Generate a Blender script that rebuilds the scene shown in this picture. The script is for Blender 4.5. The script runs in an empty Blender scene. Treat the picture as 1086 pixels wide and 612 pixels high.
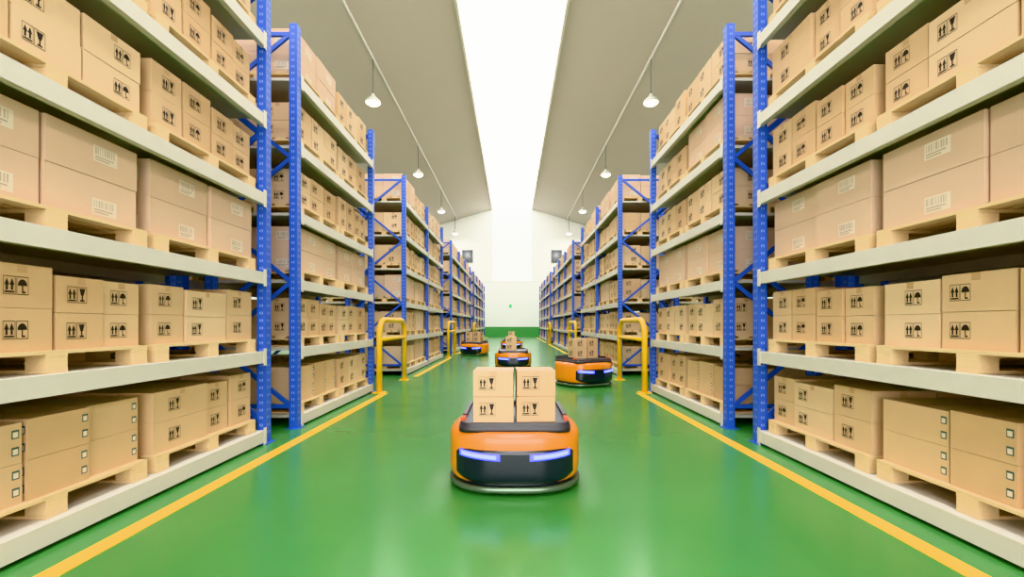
import bpy, math, random
from mathutils import Vector, Matrix
random.seed(7)
D=bpy.data; C=bpy.context
scene=C.scene
def s2l(c):
    return tuple(((v/255)/12.92 if v/255<=0.04045 else (((v/255)+.055)/1.055)**2.4) for v in c)
# ---------------------------------------------------------------- materials
def mat(name,col,rough=.6,metal=0,var=0.0,nscale=6,bump=0.0,bscale=60,stretch=None,emis=None,estr=0,coat=0,spec=.5,objvar=0):
    m=D.materials.new(name); m.use_nodes=True
    nt=m.node_tree; n=nt.nodes; l=nt.links; b=n['Principled BSDF']
    c=s2l(col)+(1,)
    b.inputs['Base Color'].default_value=c
    b.inputs['Roughness'].default_value=rough
    b.inputs['Metallic'].default_value=metal
    b.inputs['Specular IOR Level'].default_value=spec
    b.inputs['Coat Weight'].default_value=coat
    if emis:
        b.inputs['Emission Color'].default_value=tuple(emis)+(1,)
        b.inputs['Emission Strength'].default_value=estr
    if var or bump:
        tc=n.new('ShaderNodeTexCoord'); mp=n.new('ShaderNodeMapping')
        if stretch: mp.inputs['Scale'].default_value=stretch
        l.new(tc.outputs['Object'],mp.inputs['Vector'])
    if var:
        no=n.new('ShaderNodeTexNoise'); no.inputs['Scale'].default_value=nscale; no.inputs['Detail'].default_value=5
        l.new(mp.outputs[0],no.inputs['Vector'])
        mx=n.new('ShaderNodeMix'); mx.data_type='RGBA'
        mx.inputs[6].default_value=tuple(v*(1-var) for v in c[:3])+(1,)
        mx.inputs[7].default_value=tuple(min(1,v*(1+var)) for v in c[:3])+(1,)
        l.new(no.outputs['Fac'],mx.inputs[0])
        out=mx.outputs[2]
        if objvar:
            oi=n.new('ShaderNodeObjectInfo'); hs=n.new('ShaderNodeHueSaturation')
            mr=n.new('ShaderNodeMapRange'); mr.inputs[3].default_value=1-objvar; mr.inputs[4].default_value=1+objvar
            l.new(oi.outputs['Random'],mr.inputs[0]); l.new(mr.outputs[0],hs.inputs['Value']); l.new(out,hs.inputs['Color']); out=hs.outputs[0]
        l.new(out,b.inputs['Base Color'])
    if bump:
        n2=n.new('ShaderNodeTexNoise'); n2.inputs['Scale'].default_value=bscale; n2.inputs['Detail'].default_value=3
        l.new(mp.outputs[0],n2.inputs['Vector'])
        bp=n.new('ShaderNodeBump'); bp.inputs['Strength'].default_value=bump; bp.inputs['Distance'].default_value=.01
        l.new(n2.outputs['Fac'],bp.inputs['Height']); l.new(bp.outputs[0],b.inputs['Normal'])
    return m
M={}
M['card1']=mat('cardboard_tan',(214,180,142),.75,var=.07,nscale=5,bump=.05,bscale=90,objvar=.05)
M['card2']=mat('cardboard_warm',(206,170,131),.75,var=.07,nscale=5,objvar=.05)
M['card3']=mat('cardboard_light',(222,191,155),.75,var=.06,nscale=5,objvar=.05)
M['cardb']=mat('cardboard_pink_beige',(216,184,158),.8,var=.05,nscale=3,objvar=.04)
M['tape']=mat('packing_tape',(196,158,118),.35,var=.04)
M['ink']=mat('printed_ink',(44,34,30),.7,var=.1)
M['label']=mat('paper_label',(226,210,190),.6,var=.03)
M['line']=mat('label_print_grey',(188,168,148),.7,var=.05)
M['tag']=mat('teal_tag',(70,96,92),.6,var=.05)
M['wood']=mat('pallet_wood',(222,193,148),.7,var=.16,nscale=9,stretch=(6,.7,6),bump=.15,bscale=30)
M['blue']=mat('blue_powder_coat',(52,90,190),.42,var=.05,nscale=4)
M['hole']=mat('slot_dark',(26,40,92),.8,var=.05)
M['slotw']=mat('slot_light',(130,155,215),.6,var=.05)
M['beam']=mat('cream_steel',(204,198,188),.5,var=.04,nscale=3)
M['yellow']=mat('yellow_paint',(238,188,46),.38,var=.06,nscale=5)
M['orange']=mat('orange_shell',(236,140,34),.25,var=.02,coat=.5)
M['black']=mat('black_gloss',(36,38,50),.22,var=.1,coat=.3)
M['tray']=mat('dark_tray',(58,54,60),.4,var=.08)
M['ring']=mat('grey_bumper',(110,128,110),.25,metal=.6,var=.05)
M['red']=mat('red_tail_light',(205,80,30),.3,var=.05)
M['glow']=mat('blue_led',(30,50,255),.3,var=.01,emis=(.03,.09,1.0),estr=2.4)
M['core']=mat('white_led',(160,180,255),.3,var=.01,emis=(.62,.74,1.0),estr=1.6)
M['wall']=mat('white_wall_paint',(246,246,244),.7,var=.015,nscale=.6)
M['ceil']=mat('ceiling_panel',(202,191,183),.75,var=.03,nscale=.4)
M['trim']=mat('trim_metal',(222,218,212),.5,var=.03)
M['greenw']=mat('green_wall_paint',(76,156,82),.45,var=.05)
M['glassd']=mat('dark_window_glass',(60,66,72),.15,var=.1)
M['frame']=mat('grey_frame',(180,180,178),.5,var=.03)
M['exit']=mat('exit_sign_green',(20,150,80),.4,var=.02,emis=(.05,.8,.3),estr=.4)
M['lamph']=mat('lamp_housing',(228,226,220),.4,var=.03)
M['bulb']=mat('lamp_diffuser',(255,250,240),.4,var=.01,emis=(1,.97,.92),estr=12)
M['sky']=mat('skylight_diffuser',(255,255,255),.5,var=.01,emis=(1,1,.99),estr=6.8)
M['wglow']=mat('added_wall_glow',(245,246,248),.5,var=.01,emis=(1,1,1),estr=.9)  # emission added to brighten the middle of the end wall
M['cable']=mat('cable_grey',(120,118,112),.5,var=.05)
# floor : green epoxy
def floor_mat():
    m=D.materials.new('green_epoxy'); m.use_nodes=True; nt=m.node_tree; n=nt.nodes; l=nt.links; b=n['Principled BSDF']
    tc=n.new('ShaderNodeTexCoord')
    a=n.new('ShaderNodeTexNoise'); a.inputs['Scale'].default_value=.7; a.inputs['Detail'].default_value=3; a.inputs['Roughness'].default_value=.5
    l.new(tc.outputs['Object'],a.inputs['Vector'])
    r=n.new('ShaderNodeValToRGB')
    r.color_ramp.elements[0].position=.3; r.color_ramp.elements[0].color=s2l((66,127,66))+(1,)
    r.color_ramp.elements[1].position=.72; r.color_ramp.elements[1].color=s2l((75,136,74))+(1,)
    l.new(a.outputs['Fac'],r.inputs[0]); l.new(r.outputs[0],b.inputs['Base Color'])
    q=n.new('ShaderNodeTexNoise'); q.inputs['Scale'].default_value=1.3; q.inputs['Detail'].default_value=2
    l.new(tc.outputs['Object'],q.inputs['Vector'])
    mr=n.new('ShaderNodeMapRange'); mr.inputs[1].default_value=.3; mr.inputs[2].default_value=.7; mr.inputs[3].default_value=.20; mr.inputs[4].default_value=.27
    l.new(q.outputs['Fac'],mr.inputs[0]); l.new(mr.outputs[0],b.inputs['Roughness'])
    w=n.new('ShaderNodeTexNoise'); w.inputs['Scale'].default_value=2.5
    l.new(tc.outputs['Object'],w.inputs['Vector'])
    bp=n.new('ShaderNodeBump'); bp.inputs['Strength'].default_value=.02; bp.inputs['Distance'].default_value=.01
    l.new(w.outputs['Fac'],bp.inputs['Height']); l.new(bp.outputs[0],b.inputs['Normal'])
    return m
M['floor']=floor_mat()
# ---------------------------------------------------------------- mesh builder
class MB:
    def __init__(s): s.v=[]; s.f=[]; s.m=[]; s.sm=[]; s.mats=[]
    def mi(s,k):
        if k not in s.mats: s.mats.append(k)
        return s.mats.index(k)
    def face(s,pts,k,smooth=False):
        i=len(s.v); s.v+= [tuple(p) for p in pts]; s.f.append(tuple(range(i,i+len(pts)))); s.m.append(s.mi(k)); s.sm.append(smooth)
    def box(s,x0,x1,y0,y1,z0,z1,k,top=None,T=None):
        p=[(x0,y0,z0),(x1,y0,z0),(x1,y1,z0),(x0,y1,z0),(x0,y0,z1),(x1,y0,z1),(x1,y1,z1),(x0,y1,z1)]
        if T: p=[tuple(T@Vector(q)) for q in p]
        i=len(s.v); s.v+=p
        for q in ((0,3,2,1),(4,5,6,7),(0,1,5,4),(1,2,6,5),(2,3,7,6),(3,0,4,7)):
            s.f.append(tuple(i+a for a in q)); s.m.append(s.mi(k)); s.sm.append(False)
    def bar(s,a,b,w,h,k):
        a=Vector(a); b=Vector(b); d=b-a; L=d.length; d.normalize()
        up=Vector((0,0,1)) if abs(d.z)<.95 else Vector((0,1,0))
        x=d.cross(up).normalized(); y=x.cross(d)
        T=Matrix((( x.x,d.x,y.x,a.x),(x.y,d.y,y.y,a.y),(x.z,d.z,y.z,a.z),(0,0,0,1)))
        s.box(-w/2,w/2,0,L,-h/2,h/2,k,T=T)
    def tube(s,pts,r,k,n=14,cap=True):
        pts=[Vector(p) for p in pts]; rings=[]
        ref=None
        for i,p in enumerate(pts):
            t=(pts[min(i+1,len(pts)-1)]-pts[max(i-1,0)]).normalized()
            if ref is None: ref=Vector((1,0,0)) if abs(t.x)<.9 else Vector((0,1,0))
            a=(ref-t*ref.dot(t)).normalized(); b=t.cross(a); ref=a
            i0=len(s.v)
            for j in range(n):
                an=2*math.pi*j/n; s.v.append(tuple(p+a*r*math.cos(an)+b*r*math.sin(an)))
            rings.append(i0)
        for i in range(len(rings)-1):
            for j in range(n):
                s.f.append((rings[i]+j,rings[i]+(j+1)%n,rings[i+1]+(j+1)%n,rings[i+1]+j)); s.m.append(s.mi(k)); s.sm.append(True)
        if cap:
            s.f.append(tuple(rings[0]+j for j in range(n))[::-1]); s.m.append(s.mi(k)); s.sm.append(False)
            s.f.append(tuple(rings[-1]+j for j in range(n))); s.m.append(s.mi(k)); s.sm.append(False)
    def rings(s,prof,pt,k,n=96,cap0=True,cap1=True):
        R=[]
        for z,sc in prof:
            R.append(len(s.v))
            for j in range(n): x,y=pt(2*math.pi*j/n,sc); s.v.append((x,y,z))
        for i in range(len(R)-1):
            for j in range(n):
                s.f.append((R[i]+j,R[i]+(j+1)%n,R[i+1]+(j+1)%n,R[i+1]+j)); s.m.append(s.mi(k)); s.sm.append(True)
        if cap0: s.f.append(tuple(R[0]+j for j in range(n))[::-1]); s.m.append(s.mi(k)); s.sm.append(False)
        if cap1: s.f.append(tuple(R[-1]+j for j in range(n))); s.m.append(s.mi(k)); s.sm.append(False)
    def add(s,o,off):
        i=len(s.v); s.v+=[(a+off[0],b+off[1],c+off[2]) for a,b,c in o.v]
        mm=[s.mi(k) for k in o.mats]
        s.f+=[tuple(q+i for q in f) for f in o.f]; s.m+=[mm[q] for q in o.m]; s.sm+=o.sm
    def mesh(s,name):
        me=D.meshes.new(name); me.from_pydata(s.v,[],s.f)
        for k in s.mats: me.materials.append(M[k])
        me.polygons.foreach_set('material_index',s.m); me.polygons.foreach_set('use_smooth',s.sm)
        me.update(); return me
def obj(name,me,loc=(0,0,0),rz=0,parent=None):
    o=D.objects.new(name,me); scene.collection.objects.link(o); o.location=loc; o.rotation_euler=(0,0,rz)
    if parent: o.parent=parent
    return o
def empty(name,loc=(0,0,0),rz=0):
    o=D.objects.new(name,None); scene.collection.objects.link(o); o.location=loc; o.rotation_euler=(0,0,rz); o.empty_display_size=.2
    return o
# ---------------------------------------------------------------- cartons
def glyph(kind):
    P=[]
    fr=.035
    P+=[[(0,0),(1,0),(1,fr),(0,fr)],[(0,1-fr),(1,1-fr),(1,1),(0,1)],[(0,0),(fr,0),(fr,1),(0,1)],[(1-fr,0),(1,0),(1,1),(1-fr,1)]]
    if kind=='up':
        for dx in (0,.42):
            P+=[[(.09+dx,.52),(.49+dx,.52),(.29+dx,.88)],[(.2+dx,.24),(.38+dx,.24),(.38+dx,.52),(.2+dx,.52)]]
        P+=[[(.1,.1),(.9,.1),(.9,.19),(.1,.19)]]
    elif kind=='glass':
        P+=[[(.36,.48),(.64,.48),(.82,.9),(.18,.9)],[(.43,.2),(.57,.2),(.57,.48),(.43,.48)],[(.26,.1),(.74,.1),(.74,.2),(.26,.2)]]
    elif kind=='umb':
        P+=[[(.5+.4*math.cos(a),.5+.36*math.sin(a)) for a in [math.pi*i/8 for i in range(9)]],[(.45,.16),(.55,.16),(.55,.5),(.45,.5)],[(.45,.1),(.75,.1),(.75,.19),(.45,.19)]]
    return P
def decal(mb,o,u,v,n,w,h,polys,k,d=.0015):
    o=Vector(o)+Vector(n)*d; u=Vector(u)*w; v=Vector(v)*h
    for p in polys: mb.face([o+u*a+v*b for a,b in p],k)
RECT=[[(0,0),(1,0),(1,1),(0,1)]]
def side_frames(x0,x1,y0,y1,z0,z1):
    return {'X':((x1,y0,z0),(0,1,0),(1,0,0),y1-y0),'-Y':((x0,y0,z0),(1,0,0),(0,-1,0),x1-x0),'+Y':((x1,y1,z0),(-1,0,0),(0,1,0),x1-x0),'-X':((x0,y1,z0),(0,-1,0),(-1,0,0),y1-y0)}
def carton(mb,x0,x1,y0,y1,z0,z1,style,rnd,sides,layers=2,fx=None,gap=.002,jit=.003):
    ck=rnd.choice(['card1','card1','card2','card3']) if style!='B' else 'cardb'
    H=(z1-z0)/layers
    ic=['up',rnd.choice(['glass','umb','glass'])]
    if fx is None: fx=rnd.choice([.12,.3,.3,.6,.75])
    for L in range(layers):
        j=rnd.uniform(-jit,jit) if layers>1 else 0
        a0,a1=z0+H*L,z0+H*(L+1)-gap
        mb.box(x0+j,x1+j,y0+j,y1+j,a0,a1,ck)
        if gap>.003 and L<layers-1: mb.box(x0+.012,x1-.012,y0+.012,y1-.012,a1,a1+gap,'tape')
        if L==layers-1:
            ym=(y0+y1)/2; t=.03
            mb.face([(x0+j,ym-t+j,a1+.0012),(x1+j,ym-t+j,a1+.0012),(x1+j,ym+t+j,a1+.0012),(x0+j,ym+t+j,a1+.0012)],'tape')
        fr=side_frames(x0+j,x1+j,y0+j,y1+j,a0,a1)
        for sd in sides:
            o,u,n,w=fr[sd]; o=Vector(o); u=Vector(u); v=Vector((0,0,1))
            if style=='A':
                gw=.058; gh=min(.095,H*.52)
                px=.02+(w-.04-2.08*gw)*fx
                pz=(H-gh)/2
                decal(mb,o+u*px+v*pz,u,v,n,gw,gh,glyph(ic[0]),'ink')
                decal(mb,o+u*(px+gw*1.08)+v*pz,u,v,n,gw,gh,glyph(ic[1]),'ink')
                if L==layers-1: decal(mb,o+u*(w/2-.025)+v*(H-.045),u,v,n,.05,.04,RECT,'tape',.001)
            elif style=='C':
                g=.036
                for q in range(2):
                    decal(mb,o+u*(w-.05)+v*(H*(.2+.42*q)),u,v,n,g,g*1.25,RECT,'tag',.001)
                    decal(mb,o+u*(w-.045)+v*(H*(.2+.42*q)+.006),u,v,n,g*.7,g*.8,RECT,'label',.002)
            elif style=='B':
                lw,lh=.17,.10
                px=w*.5-.02
                pz=.035 if L==0 else H-.16
                decal(mb,o+u*px+v*pz,u,v,n,lw,lh,RECT,'label',.001)
                for q in range(9):
                    decal(mb,o+u*(px+.012+q*.016)+v*(pz+.045),u,v,n,rnd.choice([.004,.007,.01]),.045,RECT,'line',.002)
                decal(mb,o+u*(px+.012)+v*(pz+.026),u,v,n,.13,.009,RECT,'line',.002)
                decal(mb,o+u*(px+.012)+v*(pz+.010),u,v,n,.1,.009,RECT,'line',.002)
PW,PD,PH=1.25,.98,.125
def pallet_mb():
    p=MB()
    nb=6; w=.125; gap=(PD-nb*w)/(nb-1)
    for i in range(nb):
        x=-PD/2+i*(w+gap); p.box(x,x+w,-PW/2,PW/2,PH-.02,PH,'wood')
    for y in (-PW/2,-.06,PW/2-.12):
        p.box(-PD/2,PD/2,y,y+.12,PH-.04,PH-.0205,'wood')
        p.box(-PD/2,PD/2,y,y+.12,0,.018,'wood')
        for x in (-PD/2,-.06,PD/2-.12):
            p.box(x,x+.12,y+.002,y+.118,.0185,PH-.0405,'wood')
    return p
PAL=pallet_mb(); pal_me=PAL.mesh('wooden_pallet_mesh')
def stock(style,seed,widths=None):
    rnd=random.Random(seed); m=MB()
    if widths is None:
        widths={'A':[.405,.405,.405],'C':[.40,.42,.39],'B':[.62,.61]}[style]
    tot=sum(widths); sc=(PW-.012*len(widths)-.01)/tot if tot>PW-.03 else 1
    y=-PW/2+ (PW-tot*sc-.012*(len(widths)-1))/2
    for i,w in enumerate(widths):
        w*=sc
        h={'A':.43,'C':.42,'B':.53}[style]+rnd.uniform(-.015,.015)
        if style=='A' and rnd.random()<.2: h+=.04
        dep=.46
        x1=PD/2-.03-rnd.uniform(0,.03)
        jy=rnd.uniform(0,.004)
        carton(m,x1-dep,x1,y+jy,y+w-.004,0,h,style,rnd,['X','-Y','+Y'])
        carton(m,x1-2*dep-.01,x1-dep-.01,y+jy,y+w-.004,0,h-rnd.uniform(0,.02),style,rnd,['-X'] )
        y+=w+.012
    return m
ST={}
ST['A']=[stock('A',1),stock('A',2,[.58,.3,.32]),stock('A',3,[.4,.38,.42]),stock('A',4,[.3,.32,.3,.28]),stock('A',5,[.33,.5,.38])]
ST['B']=[stock('B',6),stock('B',7,[.68,.54]),stock('B',8,[.56,.62])]
ST['C']=[stock('C',9),stock('C',10,[.48,.36,.38]),stock('C',11,[.36,.36,.5])]
STM={k:[m.mesh('carton_stack_'+k) for m in v] for k,v in ST.items()}
# ---------------------------------------------------------------- racks
LV=[.14+.79*i for i in range(6)]
BL=2.85; RD=1.06; PT=4.66
def rack_mesh(nb,name):
    r=MB()
    for i in range(nb+1):
        y=i*BL; a,b=y-.05,y+.05
        for x0,x1 in ((-.09,0),(-RD,-RD+.09)):
            r.box(x0,x1,a,b,0.008,PT,'blue')
            r.box(x0-.03,x1+.03,a-.03,b+.03,0,.008,'blue')
            z=.10
            while z<PT-.05:
                for yy in (y-.024,y+.014):
                    r.box(x1-.001,x1+.0012,yy,yy+.010,z,z+.026,'slotw')
                for xx in (x0+.028,x0+.05):
                    r.box(xx,xx+.010,a-.0012,a+.001,z,z+.026,'slotw')
                    r.box(xx,xx+.010,b-.001,b+.0012,z,z+.026,'slotw')
                z+=.075
        zz=.25; step=.72; k=0
        r.bar((-.09,y,zz),(-RD+.09,y,zz),.035,.045,'blue')
        while zz+step<PT:
            if k%2==0: r.bar((-.09,y,zz),(-RD+.09,y,zz+step),.03,.045,'blue')
            else: r.bar((-RD+.09,y,zz),(-.09,y,zz+step),.03,.045,'blue')
            zz+=step; k+=1
        r.bar((-.09,y,PT-.1),(-RD+.09,y,PT-.1),.035,.045,'blue')
    for i in range(nb):
        y0=i*BL+.051; y1=(i+1)*BL-.051
        for z in LV:
            r.box(-.05,.004,y0,y1,z-.115,z,'beam')
            r.box(-RD-.004,-RD+.05,y0,y1,z-.115,z,'beam')
            r.box(-RD+.0505,-.0505,y0,y1,z-.035,z-.001,'beam')
            for yc in (y0,y1-.05):
                r.box(.0045,.010,yc,yc+.05,z-.14,z+.03,'beam')
        for a in range(5):
            z0=LV[a]+.05; z1=LV[a+1]-.15
            if a%2==i%2: r.bar((-RD-.02,y0,z0),(-RD-.02,y1,z1),.02,.035,'blue')
            else: r.bar((-RD-.02,y1,z0),(-RD-.02,y0,z1),.02,.035,'blue')
    return r.mesh(name)
RM={n:rack_mesh(n,'pallet_rack_mesh_%d'%n) for n in (1,2,3,4)}
LSEQ=['C','A','B','A','A','B']
def bay_seq(rnd,near):
    out=[]
    for li,st in enumerate(LSEQ):
        for p in range(2):
            s=st
            if li==0: s='C' if p==0 else 'A'
            if li in (4,5): s=rnd.choice(['A','B','A'])
            if not near and rnd.random()<.4: s=rnd.choice('ABC')
            out.append((li,p,s,rnd.randrange(len(ST[s]))))
    return out
PYC=(BL/2-.665,BL/2+.665); PX=-.055-PD/2
bay_var=[]
for q in range(4):
    rnd=random.Random(40+q); b=MB()
    for li,p,s,vi in bay_seq(rnd,False):
        off=(PX,PYC[p],LV[li]+.0005); b.add(PAL,off); b.add(ST[s][vi],(off[0],off[1],off[2]+PH+.0005))
    bay_var.append(b.mesh('palletized_cartons_mesh_%d'%q))
XR=2.47
groups=[(-1.08,2,True),(5.28,1,True),(10.6,2,False),(18.75,3,False),(29.8,4,False)]
rnd=random.Random(99)
for side in (-1,1):
    for (ys,nb,near) in groups:
        Ltot=nb*BL
        for row in (0,1):
            # row 0 faces the main aisle, row 1 is the back-to-back row behind it
            x=XR if row==0 else XR+2*RD+.25
            facing_pos = (side==-1) if row==0 else (side==1)
            def W(lx,ly,x=x,fp=facing_pos):
                return (side*x+lx, ys+ly) if fp else (side*x-lx, ys+Ltot-ly)
            rz=0 if facing_pos else math.pi
            ox,oy=W(0,0)
            obj('pallet_rack',RM[nb],(ox,oy,0),rz)
            for i in range(nb):
                if near and row==0:
                    for li,p,s,vi in bay_seq(rnd,True):
                        pp=p if facing_pos else 1-p
                        px,py=W(PX,i*BL+PYC[pp])
                        obj('wooden_pallet',pal_me,(px,py,LV[li]+.0005),rz)
                        obj('cardboard_box_stack',STM[s][vi],(px,py,LV[li]+PH+.001),rz)
                else:
                    px,py=W(0,i*BL)
                    obj('palletized_cardboard_boxes',rnd.choice(bay_var),(px,py,0),rz)
# ---------------------------------------------------------------- room
Y0,Y1,XW=-8.0,45.0,12.4
RZ=12.6; SW=1.92; SL=.30
def roofz(x): return RZ-SL*(abs(x)-SW)
m=MB(); m.box(-XW-.2,XW+.2,Y0-.2,Y1+.2,-.2,0,'floor'); obj('floor',m.mesh('floor_mesh'))
m=MB()
for s in (-1,1):
    a=[(s*SW,Y0,RZ),(s*(XW+.2),Y0,roofz(XW+.2)),(s*(XW+.2),Y1,roofz(XW+.2)),(s*SW,Y1,RZ)]
    b=[(p[0],p[1],p[2]+.2) for p in a]
    i=len(m.v); m.v+=a+b
    for q in ((0,1,2,3),(7,6,5,4),(0,4,5,1),(1,5,6,2),(2,6,7,3),(3,7,4,0)):
        m.f.append(tuple(i+t for t in q)); m.m.append(m.mi('ceil')); m.sm.append(False)
obj('ceiling',m.mesh('ceiling_mesh'))
m=MB(); m.box(-SW+.001,SW-.001,Y0,Y1,RZ+.06,RZ+.1,'sky'); obj('window_1',m.mesh('ridge_skylight_mesh'))
for k,s in enumerate((-1,1)):
    m=MB(); m.box(min(s*SW,s*(SW+.1)),max(s*SW,s*(SW+.1)),Y0,Y1-.01,RZ-.12,RZ+.05-.08,'trim'); obj('trim_%d'%(k+1),m.mesh('skylight_edge'))
    m=MB(); x=s*5.37; m.tube([(x,Y0+.1,roofz(x)-.08),(x,Y1-.05,roofz(x)-.08)],.05,'trim',8); obj('trim_%d'%(k+3),m.mesh('conduit'))
    m=MB(); zt_=roofz(XW)
    m.box(min(s*XW,s*(XW+.2)),max(s*XW,s*(XW+.2)),Y0,Y1,0,zt_-.06,'wall'); obj('wall_left' if s<0 else 'wall_right',m.mesh('side_wall'))
# far wall (gable)
m=MB()
pr=[(-XW-.2,0),(XW+.2,0),(XW+.2,roofz(XW+.2)),(SW,RZ+.1),(-SW,RZ+.1),(-XW-.2,roofz(XW+.2))]
f=[(x,Y1,z) for x,z in pr]; b=[(x,Y1+.2,z) for x,z in pr]
m.face(f,'wall'); m.face(b[::-1],'wall')
for i in range(6):
    j=(i+1)%6; m.face([f[i],b[i],b[j],f[j]],'wall')
obj('wall_far',m.mesh('wall_far_mesh'))
m=MB(); m.box(-SW,SW,Y1-.02,Y1-.001,5.46,RZ-.01,'wglow'); obj('window_4',m.mesh('end_glow_mesh'))  # glowing sheet added on the far wall for a bright centre column
m=MB(); m.box(-XW,XW,Y1-.03,Y1-.001,0,.95,'greenw'); obj('baseboard_far',m.mesh('green_dado'))
m=MB(); m.box(-XW,XW,Y1-.02,Y1-.001,5.4,5.45,'trim'); obj('trim_5',m.mesh('wall_seam'))
for i,x in enumerate((-4.4,4.4)):
    e=empty('window_%d'%(i+2),(x,Y1-.03,7.9))
    m=MB(); m.box(-.6,.6,-.02,.028,-.7,.7,'frame'); obj('frame',m.mesh('wf'),parent=e)
    m=MB(); m.box(-.52,.52,-.03,-.0205,-.62,.62,'glassd'); obj('glass',m.mesh('wg'),parent=e)
m=MB(); m.box(-.12,.12,-.04,.0,-.16,.16,'exit'); obj('exit_sign',m.mesh('exit_sign_mesh'),(-.15,Y1-.001,3.0))
# near wall behind the camera, big opening added to let fill light in
m=MB(); DW,DH=7.5,7.5
m.box(-XW,-DW,Y0-.2,Y0,0,DH,'wall'); m.box(DW,XW,Y0-.2,Y0,0,DH,'wall')
pr=[(-XW,DH),(XW,DH),(XW,roofz(XW)),(SW,RZ),(-SW,RZ),(-XW,roofz(XW))]
f=[(x,Y0-.2,z) for x,z in pr]; b=[(x,Y0,z) for x,z in pr]
m.face(f,'wall'); m.face(b[::-1],'wall'); m.face([(-XW,Y0-.2,DH),(-XW,Y0,DH),(XW,Y0,DH),(XW,Y0-.2,DH)],'wall')
obj('wall_near',m.mesh('wall_near_mesh'))
# floor lines
segs=[(-7.8,7.95),(10.45,16.35),(18.6,27.4),(29.7,41.3)]
for s in (-1,1):
    m=MB()
    for a,b in segs: m.box(s*2.215-.058,s*2.215+.058,a,b,.0,.003,'yellow')
    obj('floor_marking_line',m.mesh('floor_line'))
# ---------------------------------------------------------------- barriers
def barrier_me():
    m=MB(); r=.05; H=1.28; L=1.85; R=.28
    P=[(0,0,.012),(0,0,H-R)]
    for i in range(1,9):
        a=math.pi-i*math.pi/16; P.append((0,R+R*math.cos(a),H-R+R*math.sin(a)))
    for i in range(0,9):
        a=math.pi/2-i*math.pi/16; P.append((0,L-R+R*math.cos(a),H-R+R*math.sin(a)))
    P.append((0,L,.012))
    m.tube(P,r,'yellow',16)
    m.tube([(0,.02,.93),(0,L-.02,.93)],.038,'yellow',14)
    for y in (0,L):
        m.box(-.1,.1,y-.1,y+.1,0,.014,'yellow')
    return m.mesh('safety_barrier_mesh')
bm_=barrier_me()
for s in (-1,1):
    for y in (7.98,16.62,27.6): obj('safety_barrier',bm_,(s*2.325,y,0))
# ---------------------------------------------------------------- pendant lamps
m=MB(); 
def circ(t,s): return (s*math.cos(t),s*math.sin(t))
m.rings([(.0,.27),(.06,.28),(.10,.26),(.18,.18),(.26,.09),(.36,.05)],circ,'lamph',32,False,True)
lamp_me=m.mesh('shade')
m=MB(); m.rings([(-.10,.02),(-.09,.11),(-.05,.20),(.0,.25),(.03,.262)],circ,'bulb',32); bulb_me=m.mesh('bulb')
for s in (-1,1):
    for y in (-7.3,0.7,9.15,17.6,26.1,34.6,43.0):
        x=s*5.37; ztp=roofz(x)-.13; zl=9.75
        e=empty('pendant_lamp',(x,y,zl))
        obj('shade',lamp_me,parent=e); obj('diffuser',bulb_me,parent=e)
        c=MB(); c.tube([(0,0,.36),(0,0,ztp-zl)],.018,'cable',8); obj('cable',c.mesh('cable'),parent=e)
        ld=D.lights.new('lamp_light','AREA'); ld.shape='DISK'; ld.size=.4; ld.energy=220; ld.color=(1,.95,.88)
        lo=D.objects.new('lamp_light',ld); scene.collection.objects.link(lo); lo.parent=e; lo.location=(0,0,-.12)
# ---------------------------------------------------------------- robots
N=2.7; RA,RB=.50,.47
def sup(t,s,a=RA,b=RB,n=N):
    c,q=math.cos(t),math.sin(t)
    return (s*a*math.copysign(abs(c)**(2/n),c), s*b*math.copysign(abs(q)**(2/n),q))
prof=[(.085,.94),(.09,.965),(.11,.985),(.15,.998),(.20,1.0),(.33,1.0),(.37,.998),(.395,.99),(.412,.975),(.425,.95),(.434,.92),(.438,.88)]
def scz(z):
    for (a,sa),(b,sb) in zip(prof,prof[1:]):
        if a<=z<=b: return sa+(sb-sa)*(z-a)/(b-a)
    return .93
def patch(t0,t1,zb,zt,off,k,n=40,nz=8,name='patch'):
    m=MB(); i0=0
    for i in range(n+1):
        u=i/n; t=-math.pi/2+math.radians(t0+(t1-t0)*u)
        b=zb(u) if callable(zb) else zb; tt=zt(u) if callable(zt) else zt
        for j in range(nz+1):
            z=b+(tt-b)*j/nz; x,y=sup(t,scz(z)+off); m.v.append((x,y,z))
    for i in range(n):
        for j in range(nz):
            a=i*(nz+1)+j; m.f.append((a,a+nz+1,a+nz+2,a+1)); m.m.append(m.mi(k)); m.sm.append(True)
    return m.mesh(name)
m=MB(); m.rings([(.018,.95),(.022,.985),(.035,1.0),(.052,1.0),(.062,.985),(.064,.93)],sup,'ring'); base_me=m.mesh('bumper')
m=MB(); m.rings([(.064,.93),(.086,.93)],sup,'black')
for a in (-.3,.3):
    for y in (-.25,.25): m.tube([(a-.02,y,.03),(a+.02,y,.03)],.03,'black',16)
chas_me=m.mesh('chassis')
m=MB(); m.rings(prof,sup,'orange'); shell_me=m.mesh('shell')
m=MB()
tr=lambda t,s: sup(t,s,.41,.40,9)
m.rings([(.432,1.0),(.468,1.0),(.4681,.985),(.485,.975),(.500,.965)],tr,'tray')
for x in (-.39,.36): m.box(x,x+.03,-.20,.36,.4995,.530,'tray')
m.box(-.34,.34,.34,.37,.4995,.535,'tray')
tray_me=m.mesh('load_tray')
m=MB()
for x in (-.39,.36): m.box(x,x+.03,-.30,-.205,.4995,.52,'red')
mark_me=m.mesh('corner_markers')
def zb(u): return .09+.06*abs(2*u-1)**4
def zt(u): return .325-.03*abs(2*u-1)**8
panel_me=patch(-50,50,zb,zt,.010,'black',name='front_panel')
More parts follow.
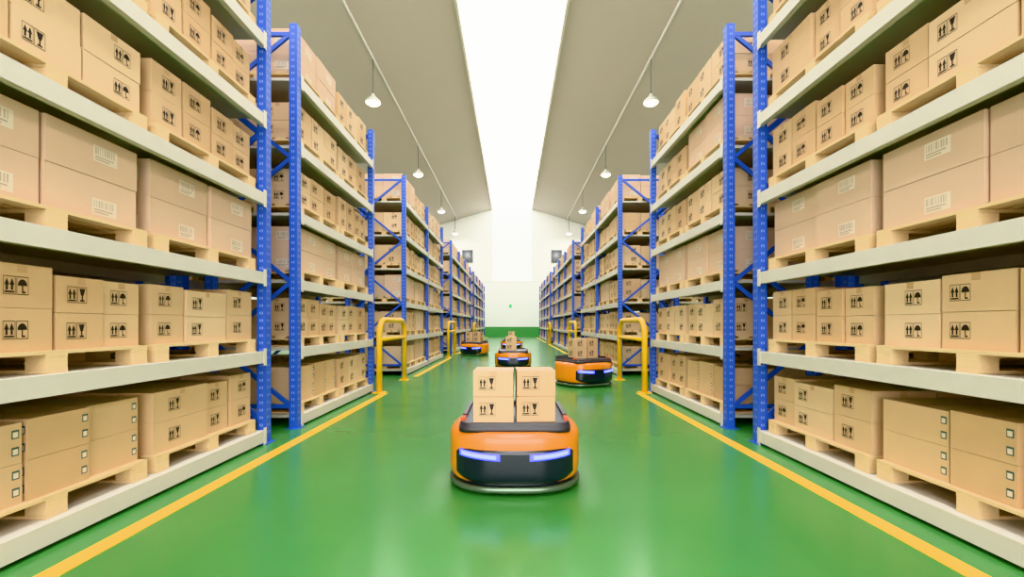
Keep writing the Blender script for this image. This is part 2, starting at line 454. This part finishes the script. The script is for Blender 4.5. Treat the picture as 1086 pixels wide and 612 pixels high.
def led(a,b,z,h,off,k):
    f=lambda u,a=a,b=b: abs(a+(b-a)*u)/43*.022
    return patch(a,b,lambda u:z-.022+f(u),lambda u:z-.022+h+f(u),off,k,20,3,'led')
glows=[led(-45,-6.5,.270,.048,.017,'glow'),led(6.5,45,.270,.048,.017,'glow')]
cores=[led(-42,-9,.280,.028,.021,'core'),led(9,42,.280,.028,.021,'core')]
def box_me(w,d,h,seed,fx):
    b=MB(); carton(b,-w/2,w/2,-d/2,d/2,0,h,'A',random.Random(seed),['X','-Y','+Y','-X'],fx=fx,gap=.006,jit=.005); return b.mesh('cardboard_box_mesh')
bxs=[box_me(.285,.30,.37,3,.15),box_me(.275,.30,.37,5,.15)]
def robot(x,y,rz,boxes,sc=1.0,bs=1.0):
    e=empty('warehouse_robot',(x,y,0),rz); e.scale=(sc,)*3
    for nm,me in (('bumper',base_me),('chassis',chas_me),('shell',shell_me),('load_tray',tray_me),('corner_markers',mark_me)): obj(nm,me,parent=e)
    p=obj('front_panel',panel_me,parent=e); md=p.modifiers.new('t','SOLIDIFY'); md.thickness=.012; md.offset=0
    for i in range(2):
        for nm,me in (('led_strip_%d'%(i+1),glows[i]),('led_core_%d'%(i+1),cores[i])):
            p=obj(nm,me,parent=e); md=p.modifiers.new('t','SOLIDIFY'); md.thickness=.006; md.offset=0
    R=Matrix.Rotation(rz,3,'Z')
    for i,(bx,by,bz) in enumerate(boxes):
        v=R@Vector((bx*sc,by*sc,0))
        o=obj('cardboard_box',bxs[i%2],(x+v.x,y+v.y,.501*sc+bz),rz+ (0.03 if i%2 else -.02)); o.scale=(sc*bs,sc*bs,sc)
two=[(-.15,-.22,0),(.148,-.2,0)]
robot(.02,3.62,0,two)
robot(.03,12.5,0,[(-.05,-.1,0)])
robot(-.02,21.0,0,[(0,0,0)])
robot(1.42,9.1,math.radians(28),[(-.128,0,0),(.128,0,0)],1.06,.85)
robot(-1.45,17.7,math.radians(-20),[(-.15,0,0),(.15,0,0)],1.05)
# ---------------------------------------------------------------- world, camera
w=D.worlds.new('world'); scene.world=w; w.use_nodes=True
bg=w.node_tree.nodes['Background']; bg.inputs[0].default_value=(1,.975,.965,1); bg.inputs[1].default_value=6.5
cd=D.cameras.new('camera'); co=D.objects.new('camera',cd); scene.collection.objects.link(co); scene.camera=co
co.location=(0,0,1.2); co.rotation_euler=(math.pi/2,0,0)
cd.sensor_width=36; cd.lens=36*483/1086; cd.shift_y=(344-306)/1086; cd.clip_end=300; cd.clip_start=.05
scene.view_settings.view_transform='Khronos PBR Neutral'
scene.view_settings.exposure=0.03
